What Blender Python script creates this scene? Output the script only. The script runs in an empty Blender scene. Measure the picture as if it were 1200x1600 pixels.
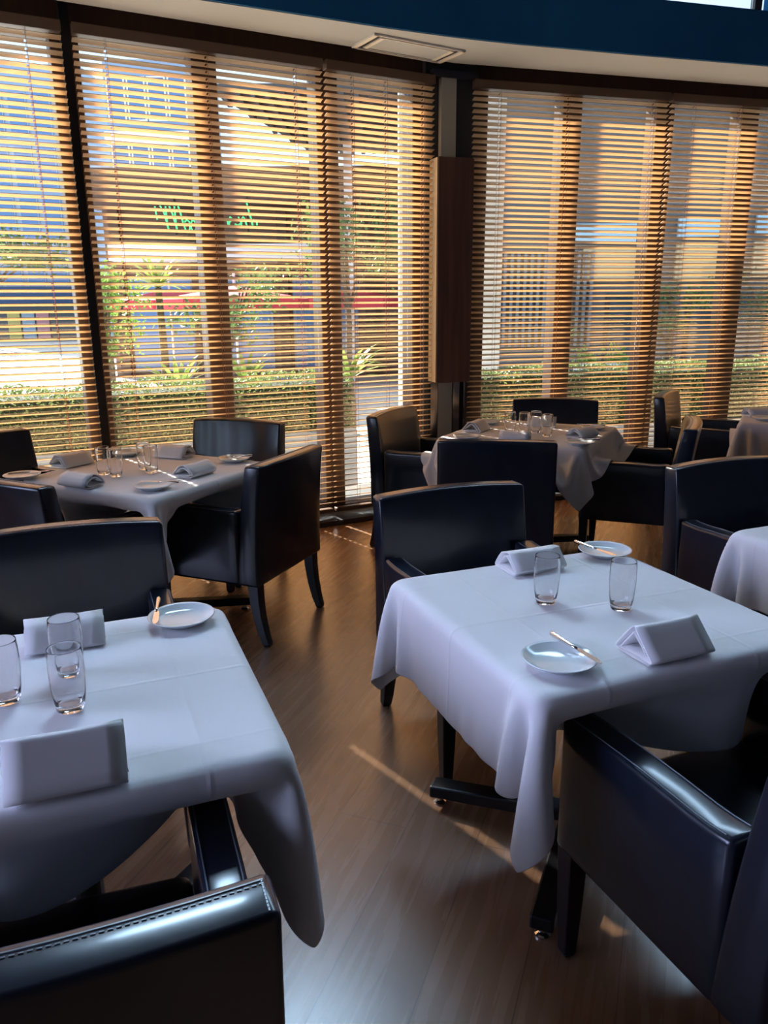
import bpy, bmesh, math, random
import numpy as np
from mathutils import Vector, Matrix

SC = bpy.context.scene
COL = SC.collection
PI = math.pi
R = math.radians

# ------------------------------------------------------------------ camera
cd = bpy.data.cameras.new('camera')
cam = bpy.data.objects.new('camera', cd)
COL.objects.link(cam)
cd.sensor_fit = 'VERTICAL'
cd.sensor_height = 36.0
cd.lens = 36.0 * 1224.0 / 1600.0
cd.clip_start = 0.02
cd.clip_end = 300
th, ro = R(14.9), R(0.45)
Fw = Vector((0, math.cos(th), -math.sin(th)))
Rt0 = Vector((1, 0, 0)); Up0 = Vector((0, math.sin(th), math.cos(th)))
Rt = Rt0 * math.cos(ro) - Up0 * math.sin(ro)
Up = Rt0 * math.sin(ro) + Up0 * math.cos(ro)
cam.matrix_world = Matrix(((Rt.x, Up.x, -Fw.x, 0), (Rt.y, Up.y, -Fw.y, 0), (Rt.z, Up.z, -Fw.z, 1.5), (0, 0, 0, 1)))
SC.camera = cam

# ------------------------------------------------------------------ light
SC.view_settings.view_transform = 'Standard'
SC.view_settings.look = 'None'
SC.view_settings.gamma = 1.0
SC.view_settings.use_curve_mapping = False
SC.view_settings.exposure = 0.0
w = bpy.data.worlds.new('world'); SC.world = w
w.use_nodes = True
w.node_tree.nodes['Background'].inputs[0].default_value = (0.60, 0.79, 1.0, 1)
w.node_tree.nodes['Background'].inputs[1].default_value = 1.75

SUN_AZ, SUN_EL = R(129.0), R(34.5)
sun_dir = Vector((math.cos(SUN_AZ) * math.cos(SUN_EL), math.sin(SUN_AZ) * math.cos(SUN_EL), math.sin(SUN_EL)))
sl = bpy.data.lights.new('sun', 'SUN'); sl.energy = 24.0; sl.angle = R(0.53); sl.color = (1.0, 0.93, 0.82)
so = bpy.data.objects.new('sun', sl); COL.objects.link(so)
so.rotation_euler = sun_dir.to_track_quat('Z', 'Y').to_euler()
so.location = (-20, 25, 20)

def area(name, loc, look, sx, sy, power, color, spread=180):
    l = bpy.data.lights.new(name, 'AREA'); l.shape = 'RECTANGLE'; l.size = sx; l.size_y = sy
    l.energy = power; l.color = color; l.spread = R(spread)
    o = bpy.data.objects.new(name, l); COL.objects.link(o)
    o.location = loc
    o.rotation_euler = (Vector(loc) - Vector(look)).to_track_quat('Z', 'Y').to_euler()
    return o
# daylight through the high window band over the bulkhead, and through the big window on the left side of the room
area('clerestory_daylight', (1.7, 5.25, 3.80), (0.5, 0.9, 0.7), 4.6, 0.50, 25, (0.50, 0.74, 1.0), 80)
area('clerestory_daylight_left', (-0.98, 4.42, 3.97), (-0.2, 0.8, 0.8), 1.4, 0.50, 25, (0.50, 0.74, 1.0), 80)
area('side_window_daylight', (-4.15, 0.2, 1.9), (0.2, 0.9, 0.9), 3.2, 2.2, 38, (0.52, 0.58, 1.0), 70)

# ------------------------------------------------------------------ materials
def mat(name, color, rough=0.6, metal=0.0, spec=0.5, coat=0.0, alpha=None):
    m = bpy.data.materials.new(name); m.use_nodes = True
    b = m.node_tree.nodes['Principled BSDF']
    b.inputs['Base Color'].default_value = (*color, 1)
    b.inputs['Roughness'].default_value = rough
    b.inputs['Metallic'].default_value = metal
    b.inputs['Specular IOR Level'].default_value = spec
    if coat:
        b.inputs['Coat Weight'].default_value = coat
        b.inputs['Coat Roughness'].default_value = 0.12
    return m
def nd(m, t, **kw):
    n = m.node_tree.nodes.new(t)
    for k, v in kw.items():
        if hasattr(n, k): setattr(n, k, v)
        else: n.inputs[k].default_value = v
    return n
def lk(m, a, ao, b, bi): m.node_tree.links.new(a.outputs[ao], b.inputs[bi])
def bsdf(m): return m.node_tree.nodes['Principled BSDF']
def add_noise(m, c1, c2, scale=(8, 8, 8), detail=4, lo=0.35, hi=0.65, bump=0.0, coord='Object', dist=0.002):
    tc = nd(m, 'ShaderNodeTexCoord'); mp = nd(m, 'ShaderNodeMapping'); mp.inputs['Scale'].default_value = scale
    n = nd(m, 'ShaderNodeTexNoise'); n.inputs['Scale'].default_value = 1.0; n.inputs['Detail'].default_value = detail
    r = nd(m, 'ShaderNodeValToRGB')
    r.color_ramp.elements[0].position = lo; r.color_ramp.elements[0].color = (*c1, 1)
    r.color_ramp.elements[1].position = hi; r.color_ramp.elements[1].color = (*c2, 1)
    lk(m, tc, coord, mp, 'Vector'); lk(m, mp, 'Vector', n, 'Vector'); lk(m, n, 'Fac', r, 'Fac'); lk(m, r, 'Color', bsdf(m), 'Base Color')
    if bump:
        bp = nd(m, 'ShaderNodeBump'); bp.inputs['Strength'].default_value = bump; bp.inputs['Distance'].default_value = dist
        lk(m, n, 'Fac', bp, 'Height'); lk(m, bp, 'Normal', bsdf(m), 'Normal')
    return m

M = {}
M['leather'] = mat('black_leather', (0.006, 0.010, 0.021), 0.30, spec=0.40, coat=0.5)  # navy cast of lens haze put into the black base colour
bsdf(M['leather']).inputs['Coat Roughness'].default_value = 0.15
add_noise(M['leather'], (0.005, 0.008, 0.018), (0.009, 0.014, 0.027), (14, 14, 9), 5, 0.3, 0.7, 0.18, dist=0.004)
M['thread'] = mat('seam_thread', (0.14, 0.16, 0.19), 0.35)
M['legwood'] = mat('dark_stained_leg_wood', (0.010, 0.010, 0.016), 0.32)
M['blackmetal'] = mat('black_metal', (0.010, 0.011, 0.015), 0.38, 0.4)
M['tabletop'] = mat('table_board', (0.05, 0.035, 0.025), 0.5)
M['slat'] = mat('blind_slat_wood', (0.80, 0.57, 0.33), 0.42)
add_noise(M['slat'], (0.74, 0.50, 0.285), (0.81, 0.57, 0.34), (3, 60, 60), 3, 0.3, 0.7)
M['rail'] = mat('shaded_blind_rail', (0.16, 0.09, 0.055), 0.45)  # rail wood darkened: shade on the head rail put into the colour
M['cord'] = mat('blind_cord', (0.35, 0.15, 0.10), 0.8)
M['frame'] = mat('brown_window_frame', (0.04, 0.02, 0.016), 0.45)
add_noise(M['frame'], (0.034, 0.016, 0.013), (0.048, 0.024, 0.019), (30, 30, 2), 3)
M['header'] = mat('dark_header', (0.030, 0.030, 0.040), 0.6)
M['soffit'] = mat('grey_soffit_paint', (0.46, 0.53, 0.60), 0.8, spec=0.2)
M['fascia'] = mat('flare_blue_bulkhead', (0.016, 0.045, 0.085), 0.9, spec=0.1)  # blue of lens flare and haze put into the bulkhead colour
add_noise(M['fascia'], (0.020, 0.135, 0.33), (0.026, 0.16, 0.38), (1.5, 1.5, 1.5), 3)
M['roomwall'] = mat('interior_wall_paint', (0.10, 0.11, 0.14), 0.7)
M['panel'] = mat('mahogany_panel', (0.15, 0.065, 0.04), 0.4)
add_noise(M['panel'], (0.12, 0.05, 0.032), (0.18, 0.08, 0.05), (25, 25, 1.5), 4)
M['cream'] = mat('cream_pillar_paint', (0.46, 0.42, 0.34), 0.55)
M['chrome'] = mat('polished_steel', (0.55, 0.55, 0.58), 0.12, 1.0)
M['stone'] = mat('dark_sill_stone', (0.05, 0.052, 0.06), 0.4)
M['china'] = mat('white_china', (0.72, 0.78, 0.80), 0.12, spec=0.6)
M['steel'] = mat('cutlery_steel', (0.85, 0.80, 0.76), 0.16, 1.0)
M['diffuser'] = mat('vent_white', (0.80, 0.80, 0.78), 0.5)
M['dark'] = mat('dark_slot', (0.012, 0.012, 0.015), 0.7)

def cloth_mat(name, col, creases):
    m = mat(name, col, 0.85, spec=0.2)
    b = bsdf(m)
    b.inputs['Sheen Weight'].default_value = 0.15
    uv = nd(m, 'ShaderNodeTexCoord')
    n = nd(m, 'ShaderNodeTexNoise'); n.inputs['Scale'].default_value = 900; n.inputs['Detail'].default_value = 2
    lk(m, uv, 'UV', n, 'Vector')
    big = nd(m, 'ShaderNodeTexNoise'); big.inputs['Scale'].default_value = 9; big.inputs['Detail'].default_value = 3
    lk(m, uv, 'UV', big, 'Vector')
    add = nd(m, 'ShaderNodeMath', operation='MULTIPLY_ADD'); add.inputs[1].default_value = 0.12
    lk(m, n, 'Fac', add, 0)
    bm_ = nd(m, 'ShaderNodeMath', operation='MULTIPLY'); bm_.inputs[1].default_value = 1.6
    lk(m, big, 'Fac', bm_, 0)
    last = bm_
    if creases:
        sep = nd(m, 'ShaderNodeSeparateXYZ'); lk(m, uv, 'UV', sep, 'Vector')
        for ax, ps in (('X', (0.335, 0.665)), ('Y', (0.27, 0.5, 0.73))):
            for p in ps:
                s = nd(m, 'ShaderNodeMath', operation='SUBTRACT'); s.inputs[1].default_value = p
                lk(m, sep, ax, s, 0)
                a = nd(m, 'ShaderNodeMath', operation='ABSOLUTE'); lk(m, s, 0, a, 0)
                d = nd(m, 'ShaderNodeMath', operation='DIVIDE'); d.inputs[1].default_value = 0.006; lk(m, a, 0, d, 0)
                e = nd(m, 'ShaderNodeMath', operation='SUBTRACT', use_clamp=True); e.inputs[0].default_value = 1.0; lk(m, d, 0, e, 1)
                k = nd(m, 'ShaderNodeMath', operation='MULTIPLY_ADD'); k.inputs[1].default_value = 1.3 if p == 0.5 else 0.6
                lk(m, e, 0, k, 0); lk(m, last, 0, k, 2); last = k
    lk(m, last, 0, add, 2)
    bp = nd(m, 'ShaderNodeBump'); bp.inputs['Strength'].default_value = 0.5; bp.inputs['Distance'].default_value = 0.0022
    lk(m, add, 0, bp, 'Height'); lk(m, bp, 'Normal', b, 'Normal')
    return m
M['cloth'] = cloth_mat('white_table_linen', (0.80, 0.80, 0.82), True)
M['napkin'] = cloth_mat('white_napkin_linen', (0.83, 0.83, 0.84), False)

def glass_thin(name, ior, tint, rough=0.0):
    m = bpy.data.materials.new(name); m.use_nodes = True
    nt = m.node_tree; nt.nodes.clear()
    out = nt.nodes.new('ShaderNodeOutputMaterial'); mx = nt.nodes.new('ShaderNodeMixShader')
    t = nt.nodes.new('ShaderNodeBsdfTransparent'); t.inputs[0].default_value = (*tint, 1)
    g = nt.nodes.new('ShaderNodeBsdfGlossy'); g.inputs['Roughness'].default_value = rough
    f = nt.nodes.new('ShaderNodeFresnel'); f.inputs[0].default_value = ior
    nt.links.new(f.outputs[0], mx.inputs[0]); nt.links.new(t.outputs[0], mx.inputs[1]); nt.links.new(g.outputs[0], mx.inputs[2])
    nt.links.new(mx.outputs[0], out.inputs[0])
    return m
M['pane'] = glass_thin('window_glass', 1.45, (0.97, 0.985, 0.99))
M['tumbler'] = bpy.data.materials.new('tumbler_glass'); M['tumbler'].use_nodes = True
_b = bsdf(M['tumbler']); _b.inputs['Base Color'].default_value = (1, 1, 1, 1); _b.inputs['Roughness'].default_value = 0.0
_b.inputs['Transmission Weight'].default_value = 1.0; _b.inputs['IOR'].default_value = 1.48

# floor planks
def floor_mat():
    m = mat('brown_plank_floor', (0.2, 0.1, 0.05), 0.3, spec=0.5, coat=0.75)
    bsdf(m).inputs['Coat Roughness'].default_value = 0.30; bsdf(m).inputs['Coat IOR'].default_value = 1.58
    tc = nd(m, 'ShaderNodeTexCoord'); mp = nd(m, 'ShaderNodeMapping')
    mp.inputs['Rotation'].default_value = (0, 0, R(-70)); lk(m, tc, 'Object', mp, 'Vector')
    br = nd(m, 'ShaderNodeTexBrick')
    br.offset = 0.37
    br.inputs['Color1'].default_value = (0.275, 0.155, 0.088, 1); br.inputs['Color2'].default_value = (0.225, 0.125, 0.072, 1)
    br.inputs['Mortar'].default_value = (0.14, 0.08, 0.047, 1)
    br.inputs['Scale'].default_value = 1.0; br.inputs['Mortar Size'].default_value = 0.0016; br.inputs['Brick Width'].default_value = 1.9; br.inputs['Row Height'].default_value = 0.21
    br.inputs['Bias'].default_value = -0.1
    lk(m, mp, 'Vector', br, 'Vector')
    mp2 = nd(m, 'ShaderNodeMapping'); mp2.inputs['Scale'].default_value = (1.2, 16, 1)
    lk(m, mp, 'Vector', mp2, 'Vector')
    n = nd(m, 'ShaderNodeTexNoise'); n.inputs['Scale'].default_value = 2.0; n.inputs['Detail'].default_value = 6
    lk(m, mp2, 'Vector', n, 'Vector')
    r = nd(m, 'ShaderNodeValToRGB'); r.color_ramp.elements[0].color = (0.72, 0.72, 0.72, 1); r.color_ramp.elements[1].color = (1.25, 1.2, 1.15, 1)
    lk(m, n, 'Fac', r, 'Fac')
    mx = nd(m, 'ShaderNodeMix', data_type='RGBA', blend_type='MULTIPLY')
    mx.inputs[0].default_value = 1.0
    m.node_tree.links.new(br.outputs['Color'], mx.inputs[6]); m.node_tree.links.new(r.outputs['Color'], mx.inputs[7])
    m.node_tree.links.new(mx.outputs[2], bsdf(m).inputs['Base Color'])
    rr = nd(m, 'ShaderNodeMapRange'); rr.inputs['To Min'].default_value = 0.20; rr.inputs['To Max'].default_value = 0.34
    lk(m, n, 'Fac', rr, 'Value'); lk(m, rr, 'Result', bsdf(m), 'Roughness')
    bp = nd(m, 'ShaderNodeBump'); bp.inputs['Strength'].default_value = 0.12; bp.inputs['Distance'].default_value = 0.002
    lk(m, br, 'Fac', bp, 'Height'); bp.invert = True; lk(m, bp, 'Normal', bsdf(m), 'Normal')
    return m
M['floor'] = floor_mat()

# ------------------------------------------------------------------ mesh helpers
class MB:
    """collects shapes into one mesh"""
    def __init__(s): s.v = []; s.f = []
    def quad(s, pts):
        k = len(s.v); s.v += [tuple(p) for p in pts]; s.f.append(tuple(range(k, k + len(pts))))
    def box(s, lo, hi, fn=None):
        k = len(s.v)
        P = [(x, y, z) for z in (lo[2], hi[2]) for y in (lo[1], hi[1]) for x in (lo[0], hi[0])]
        s.v += [fn(p) if fn else p for p in P]
        for q in ((0, 2, 3, 1), (4, 5, 7, 6), (0, 1, 5, 4), (2, 6, 7, 3), (0, 4, 6, 2), (1, 3, 7, 5)): s.f.append(tuple(k + i for i in q))
    def lathe(s, prof, n=40, c=(0, 0, 0), closed=False):
        k = len(s.v); m = len(prof)
        for i in range(n):
            a = 2 * PI * i / n
            for r, z in prof: s.v.append((c[0] + r * math.cos(a), c[1] + r * math.sin(a), c[2] + z))
        for i in range(n):
            j = (i + 1) % n
            for q in range(m - 1 if not closed else m):
                q2 = (q + 1) % m
                s.f.append((k + i * m + q, k + j * m + q, k + j * m + q2, k + i * m + q2))
        if not closed:
            if prof[0][0] > 1e-6: s.f.append(tuple(k + i * m for i in reversed(range(n))))
            if prof[-1][0] > 1e-6: s.f.append(tuple(k + i * m + m - 1 for i in range(n)))
    def tube(s, pts, rad, n=8, sq=False):
        pts = [Vector(p) for p in pts]; k0 = len(s.v); L = len(pts)
        if not hasattr(rad, '__len__'): rad = [rad] * L
        for i, p in enumerate(pts):
            t = (pts[min(i + 1, L - 1)] - pts[max(i - 1, 0)]).normalized()
            ref = Vector((0, 0, 1)) if abs(t.z) < 0.9 else Vector((0, 1, 0))
            a = t.cross(ref).normalized(); b = t.cross(a).normalized()
            for q in range(n):
                ang = 2 * PI * (q + (0.5 if sq else 0)) / n
                s.v.append(tuple(p + a * math.cos(ang) * rad[i] + b * math.sin(ang) * rad[i]))
        for i in range(L - 1):
            for q in range(n):
                q2 = (q + 1) % n
                s.f.append((k0 + i * n + q, k0 + i * n + q2, k0 + (i + 1) * n + q2, k0 + (i + 1) * n + q))
        s.f.append(tuple(k0 + q for q in reversed(range(n)))); s.f.append(tuple(k0 + (L - 1) * n + q for q in range(n)))
    def prism(s, poly, z0, z1):
        k = len(s.v); n = len(poly)
        s.v += [(x, y, z0) for x, y in poly] + [(x, y, z1) for x, y in poly]
        s.f.append(tuple(reversed(range(k, k + n)))); s.f.append(tuple(range(k + n, k + 2 * n)))
        for i in range(n):
            j = (i + 1) % n; s.f.append((k + i, k + j, k + n + j, k + n + i))
    def build(s, name, m, parent=None, smooth=False, bevel=0.0, seg=2, loc=None, fix=True):
        me = bpy.data.meshes.new(name); me.from_pydata(s.v, [], s.f); me.update()
        if fix:
            b = bmesh.new(); b.from_mesh(me); bmesh.ops.recalc_face_normals(b, faces=b.faces); b.to_mesh(me); b.free()
        o = bpy.data.objects.new(name, me); COL.objects.link(o)
        if m is not None: me.materials.append(m)
        if parent is not None: o.parent = parent
        if loc is not None: o.location = loc
        if smooth:
            for p in me.polygons: p.use_smooth = True
        if bevel:
            md = o.modifiers.new('bevel', 'BEVEL'); md.width = bevel; md.segments = seg; md.limit_method = 'ANGLE'; md.angle_limit = R(40)
        return o

def bmobj(name, b, m, parent=None, smooth=True):
    me = bpy.data.meshes.new(name); b.to_mesh(me); b.free()
    o = bpy.data.objects.new(name, me); COL.objects.link(o); me.materials.append(m)
    if parent is not None: o.parent = parent
    if smooth:
        for p in me.polygons: p.use_smooth = True
    return o
def rbox(lo, hi, r, cuts=(0, 0, 0), fn=None, seg=3):
    """rounded box with loop cuts along the axes, bent by fn"""
    b = bmesh.new(); bmesh.ops.create_cube(b, size=1.0)
    for v in b.verts: v.co = Vector(((v.co.x + .5) * (hi[0] - lo[0]) + lo[0], (v.co.y + .5) * (hi[1] - lo[1]) + lo[1], (v.co.z + .5) * (hi[2] - lo[2]) + lo[2]))
    bmesh.ops.bevel(b, geom=list(b.edges), offset=r, segments=seg, profile=0.5, affect='EDGES')
    for ax in range(3):
        for i in range(cuts[ax]):
            t = lo[ax] + (hi[ax] - lo[ax]) * (i + 1) / (cuts[ax] + 1)
            nrm = [0, 0, 0]; nrm[ax] = 1; co = [0, 0, 0]; co[ax] = t
            bmesh.ops.bisect_plane(b, geom=list(b.verts) + list(b.edges) + list(b.faces), plane_co=co, plane_no=nrm)
    if fn:
        for v in b.verts: v.co = Vector(fn(*v.co))
    return b

def tag(o, label=None, cat=None, group=None, kind=None):
    if label: o['label'] = label
    if cat: o['category'] = cat
    if group: o['group'] = group
    if kind: o['kind'] = kind
    return o
def empty(name, loc=(0, 0, 0), rz=0.0, label=None, cat=None, group=None, kind=None):
    o = bpy.data.objects.new(name, None); COL.objects.link(o); o.location = loc; o.rotation_euler = (0, 0, rz)
    o.empty_display_size = 0.1
    return tag(o, label, cat, group, kind)
def copy_tree(o, parent=None):
    c = o.copy(); COL.objects.link(c); c.parent = parent
    for ch in list(o.children): copy_tree(ch, c)
    return c

# ------------------------------------------------------------------ facade frames
A0 = np.array([-0.35, 5.383]); AL = R(28.0)       # left window wall, blind plane
C0 = np.array([0.62, 5.85]); AR = R(15.5)         # right window wall, blind plane
def frame(P, a):
    u = np.array([math.cos(a), math.sin(a)]); n = np.array([-math.sin(a), math.cos(a)])
    def fn(p):
        q = P + u * p[0] + n * p[1]
        return (float(q[0]), float(q[1]), p[2])
    return fn
FL = frame(A0, AL); FR = frame(C0, AR)

# ------------------------------------------------------------------ room shell
b = MB(); b.box((-7, -5, -0.3), (7.5, 6.0, 0.0))
fl_poly = [(-4.5, -4.5), (6.0, -4.5), FR((5.4, 0.32, 0))[:2], FR((-0.05, 0.32, 0))[:2], FL((0.86, 0.32, 0))[:2], FL((-4.75, 0.32, 0))[:2]]
b = MB(); b.prism(fl_poly, -0.3, 0.0)
tag(b.build('floor', M['floor']), kind='structure')
b = MB(); b.prism([FL((-4.75, 0.3, 0))[:2], (-4.5, 3.3), (-4.5, 2.6), (-4.65, 2.6), (-4.65, 3.45)][::-1], 0, 5.4)
b.box((-4.65, -4.5, 0), (-4.5, -1.6, 5.4)); b.box((-4.65, 2.0, 0), (-4.5, 2.65, 5.4))
b.box((-4.65, -1.6, 0), (-4.5, 2.0, 0.7)); b.box((-4.65, -1.6, 3.1), (-4.5, 2.0, 5.4))
tag(b.build('wall_left', M['roomwall']), kind='structure')
b = MB(); b.box((-4.65, -4.65, 0), (6.15, -4.5, 5.4)); tag(b.build('wall_back', M['roomwall']), kind='structure')
b = MB(); b.box((5.85, -4.5, 0), (6.0, 7.3, 5.4)); tag(b.build('wall_right', M['roomwall']), kind='structure')
b = MB(); b.prism([(-4.65, -4.65), (6.15, -4.65), (6.15, 7.6), (-4.65, 7.6)], 5.4, 5.55)
tag(b.build('ceiling', M['roomwall']), kind='structure')

# soffit and bulkhead over the windows: bulkhead bottom edge at z 3.0
SZ = 3.0
fe = [(-4.6, 2.72), (-1.233, 4.367), (-0.646, 4.640), (0.021, 4.955), (0.42, 5.125), (0.62, 5.20), (0.84, 5.275), (1.647, 5.510), (2.578, 5.768), (5.85, 6.66)]
def offset_poly(pts, d):
    out = []
    for i, p in enumerate(pts):
        p0 = np.array(pts[max(i - 1, 0)]); p1 = np.array(pts[min(i + 1, len(pts) - 1)])
        t = (p1 - p0) / np.linalg.norm(p1 - p0); out.append((p[0] - t[1] * d, p[1] + t[0] * d))
    return out
def band(o): return [FR((5.4, o, 0))[:2], FR((-0.05, o, 0))[:2], FL((0.86, o, 0))[:2], FL((-4.75, o, 0))[:2]]
b = MB(); b.prism(band(-0.16) + band(0.34)[::-1], SZ + 0.13, SZ + 0.2); tag(b.build('ceiling', M['header']), kind='structure')  # dark recess added above the blinds to make the shaded band there
b = MB(); b.prism(offset_poly(fe, 0.012) + band(-0.16), SZ, SZ + 0.13)
sof = b.build('ceiling', M['soffit']); tag(sof, kind='structure')
b = MB(); feb = offset_poly(fe, 0.12)
b.prism(fe + feb[::-1], SZ + 0.004, 3.32)
cut = [(1.55, 5.482)] + fe[8:]
cutb = offset_poly(cut, 0.12)
b.prism(fe[:6] + [(1.0, 5.325)] + offset_poly(fe[:6] + [(1.0, 5.325)], 0.12)[::-1], 3.32, 3.36)
lf = [fe[0], (-2.05, 3.968)]
b.prism(lf + offset_poly(lf, 0.12)[::-1], 3.36, 5.4)
b.prism(fe[-2:] + feb[-2:][::-1], 3.32, 5.4)
b.prism(fe + feb[::-1], 5.15, 5.4)
tag(b.build('wall_front', M['fascia']), kind='structure')
# clerestory window band
w3 = empty('window_3', (1.5, 5.5, 3.34), kind='structure')
w3i = Matrix.Translation((-1.5, -5.5, -3.34))
def on_path(pts, x):
    for p, q in zip(pts[:-1], pts[1:]):
        if p[0] <= x <= q[0]:
            t = (x - p[0]) / (q[0] - p[0]); return (p[0] + t * (q[0] - p[0]), p[1] + t * (q[1] - p[1]))
for x in (-1.98, -0.6, 0.42, 1.45, 2.46):
    p = on_path(fe, x); b = MB(); b.box((p[0] - .02, p[1] + .03, 3.33), (p[0] + .025, p[1] + .1, 5.15))
    o = b.build('mullion', M['header'], w3); o.matrix_parent_inverse = w3i
for x0, x1 in ((-1.98, -1.25), (-1.22, -0.6), (-0.6, 0.42), (0.42, 1.45), (1.45, 2.46), (2.46, 2.6)):
    p, q = on_path(fe, x0 + .03), on_path(fe, min(x1 - .03, 2.57)); b = MB()
    b.prism([(p[0], p[1] + .06), (q[0], q[1] + .06), (q[0], q[1] + .066), (p[0], p[1] + .066)], 3.325, 5.15)
    o = b.build('glass_pane', M['pane'], w3); o.matrix_parent_inverse = w3i
# unseen roof eave over the clerestory, added to block the direct sun
b = MB(); b.prism([(-4.65, 3.0), (-0.6, 4.8), (2.6, 5.9), (6.1, 6.9), (6.1, 9.9), (2.0, 8.7), (-1.2, 7.6), (-5.5, 5.4)], 5.42, 5.5)
tag(b.build('trim_1', M['header']), kind='structure')

# ceiling air slot (square double ring, set in the soffit)
vent = empty('ceiling_vent', (0.176, 5.328, SZ), R(31), 'square white slot air vent set in the grey soffit above the third window', 'air vent')
for nm, s0, s1 in (('outer_ring', 0.325, 0.296), ('inner_ring', 0.262, 0.236)):
    b = MB(); d = 0.42
    for (x0, x1, y0, y1) in ((-s0, s0, -s0 * d, -s1 * d - .004), (-s0, s0, s1 * d + .004, s0 * d), (-s0, -s1, -s0 * d, s0 * d), (s1, s0, -s0 * d, s0 * d)):
        b.box((x0, y0, -0.012), (x1, y1, 0.0))
    b.build(nm, M['diffuser'], vent)
b = MB(); b.box((-0.3, -0.125, -0.004), (0.3, 0.125, 0.0)); b.build('slot', M['dark'], vent)
b = MB(); b.box((-0.232, -0.095, -0.009), (0.232, 0.095, -0.001)); b.build('core_plate', M['soffit'], vent)

# ------------------------------------------------------------------ windows
GO = 0.18   # glass behind blinds
def window(name, F, s0, s1, mull, mw, zt=2.93):
    wobj = empty(name, (0, 0, 0), kind='structure')
    b = MB()
    b.box((s0, 0.12, 0.0), (s1, 0.30, 0.085), F); b.box((s0, 0.10, zt), (s1, 0.30, SZ + 0.13), F)
    b.build('window_frame', M['frame'], wobj)
    b = MB(); b.box((s0, -0.10, 0.0), (s1, 0.12, 0.035), F); b.build('window_sill', M['stone'], wobj)
    ms = sorted(mull)
    for m_ in ms:
        b = MB(); b.box((m_ - mw / 2, 0.11, 0.085), (m_ + mw / 2, 0.26, zt), F); b.build('mullion', M['frame'], wobj, bevel=0.006)
    eds = [s0] + ms + [s1]
    for a_, c_ in zip(eds[:-1], eds[1:]):
        if c_ - a_ < 0.2: continue
        l = a_ + (mw / 2 if a_ in ms else 0); r = c_ - (mw / 2 if c_ in ms else 0)
        b = MB(); b.box((l, GO, 0.085), (r, GO + 0.006, zt), F); b.build('glass_pane', M['pane'], wobj)
    return wobj
w1 = window('window_1', FL, -4.7, 0.80, [-4.60, -3.83, -3.05, -2.27, -1.495, -0.725, 0.065, 0.775], 0.15)
window('window_2', FR, 0.03, 5.3, [0.09, 0.82, 1.585, 2.335, 3.1, 3.86, 4.62], 0.15)

b = MB(); b.box((-1.519, 0.03, 0.036), (-1.471, 0.09, SZ + 0.125), FL); b.build('post', M['blackmetal'], w1)
# ------------------------------------------------------------------ blinds
PITCH = 0.038; SW = 0.041; TILT = R(18)
def blind(F, s0, s1, cords, label, origin_s, ztop=2.90, zbot=0.105):
    org = F((origin_s, 0, 0))
    e = empty('venetian_blind', (org[0], org[1], 0), 0, label, 'blind', 'wooden venetian blinds on the window wall')
    def G(p):
        q = F(p); return (q[0] - org[0], q[1] - org[1], q[2])
    n = int((ztop - zbot - 0.03) / PITCH)
    b = MB(); ct, st = math.cos(TILT), math.sin(TILT); hw = 0.006
    k = 0
    for i in range(n + 1):
        zc = zbot + 0.035 + PITCH * i
        jit = math.sin(i * 12.9898) * 0.0012
        # outer edge (+y) low, inner edge (-y) high; strips outer / middle / inner, the middle one is interrupted by cord slots
        def strip(w0, w1, a, c):
            def T(p):
                wv, t = p[1], p[2]
                crown = 0.0022 * (1 - (wv / (SW / 2)) ** 2)
                y = wv * ct + (t + crown) * st; z = -wv * st + (t + crown) * ct
                return G((p[0], y, zc + z))
            b.box((a, w0, -0.0014), (c, w1, 0.0014), T)
        o_, i_ = SW / 2, -SW / 2
        strip(0.0125, o_, s0 + jit, s1 + jit); strip(i_, -0.0125, s0 + jit, s1 + jit)
        eds = [s0 + jit]
        for c_ in cords: eds += [c_ - hw, c_ + hw]
        eds.append(s1 + jit)
        for a_, c_ in zip(eds[0::2], eds[1::2]):
            strip(-0.0125, 0.0, a_, c_); strip(0.0, 0.0125, a_, c_)
    b.build('slats', M['slat'], e, fix=False)
    b = MB(); b.box((s0, -0.03, ztop), (s1, 0.03, ztop + 0.055), G); b.build('head_rail', M['rail'], e, bevel=0.004)
    b = MB(); b.box((s0, -0.026, zbot - 0.03), (s1, 0.026, zbot), G); b.build('bottom_rail', M['rail'], e, bevel=0.008)
    for c_ in cords:
        b = MB()
        for y in (-0.022, 0.022): b.tube([G((c_ + 0.0045, y, zbot)), G((c_ + 0.0045, y, ztop))], 0.0011, 5)
        b.build('ladder_cord', M['cord'], e)
    return e
blind(FL, -4.46, -3.0, [-4.27, -3.73, -3.19], 'wooden venetian blind nearest the left wall of the room', -4.46)
blind(FL, -2.975, -1.522, [-2.78, -2.24, -1.702], 'wooden venetian blind left of the black gap between slats', -2.975)
bl2 = blind(FL, -1.468, -0.018, [-1.303, -0.745, -0.20], 'wooden venetian blind spanning two panes right of the black gap, with green neon seen behind', -1.468)
blind(FL, 0.004, 0.795, [0.187, 0.43, 0.709], 'narrow wooden venetian blind left of the pillar', 0.004)
blind(FR, 0.009, 1.527, [0.20, 0.72, 1.40], 'wooden venetian blind just right of the pillar', 0.009)
blind(FR, 1.548, 3.05, [1.74, 2.14, 2.86], 'wooden venetian blind at the right edge of the photo, behind the far right table', 1.548)
blind(FR, 3.07, 4.6, [3.26, 3.83, 4.4], 'wooden venetian blind farthest to the right along the window wall', 3.07)

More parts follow.
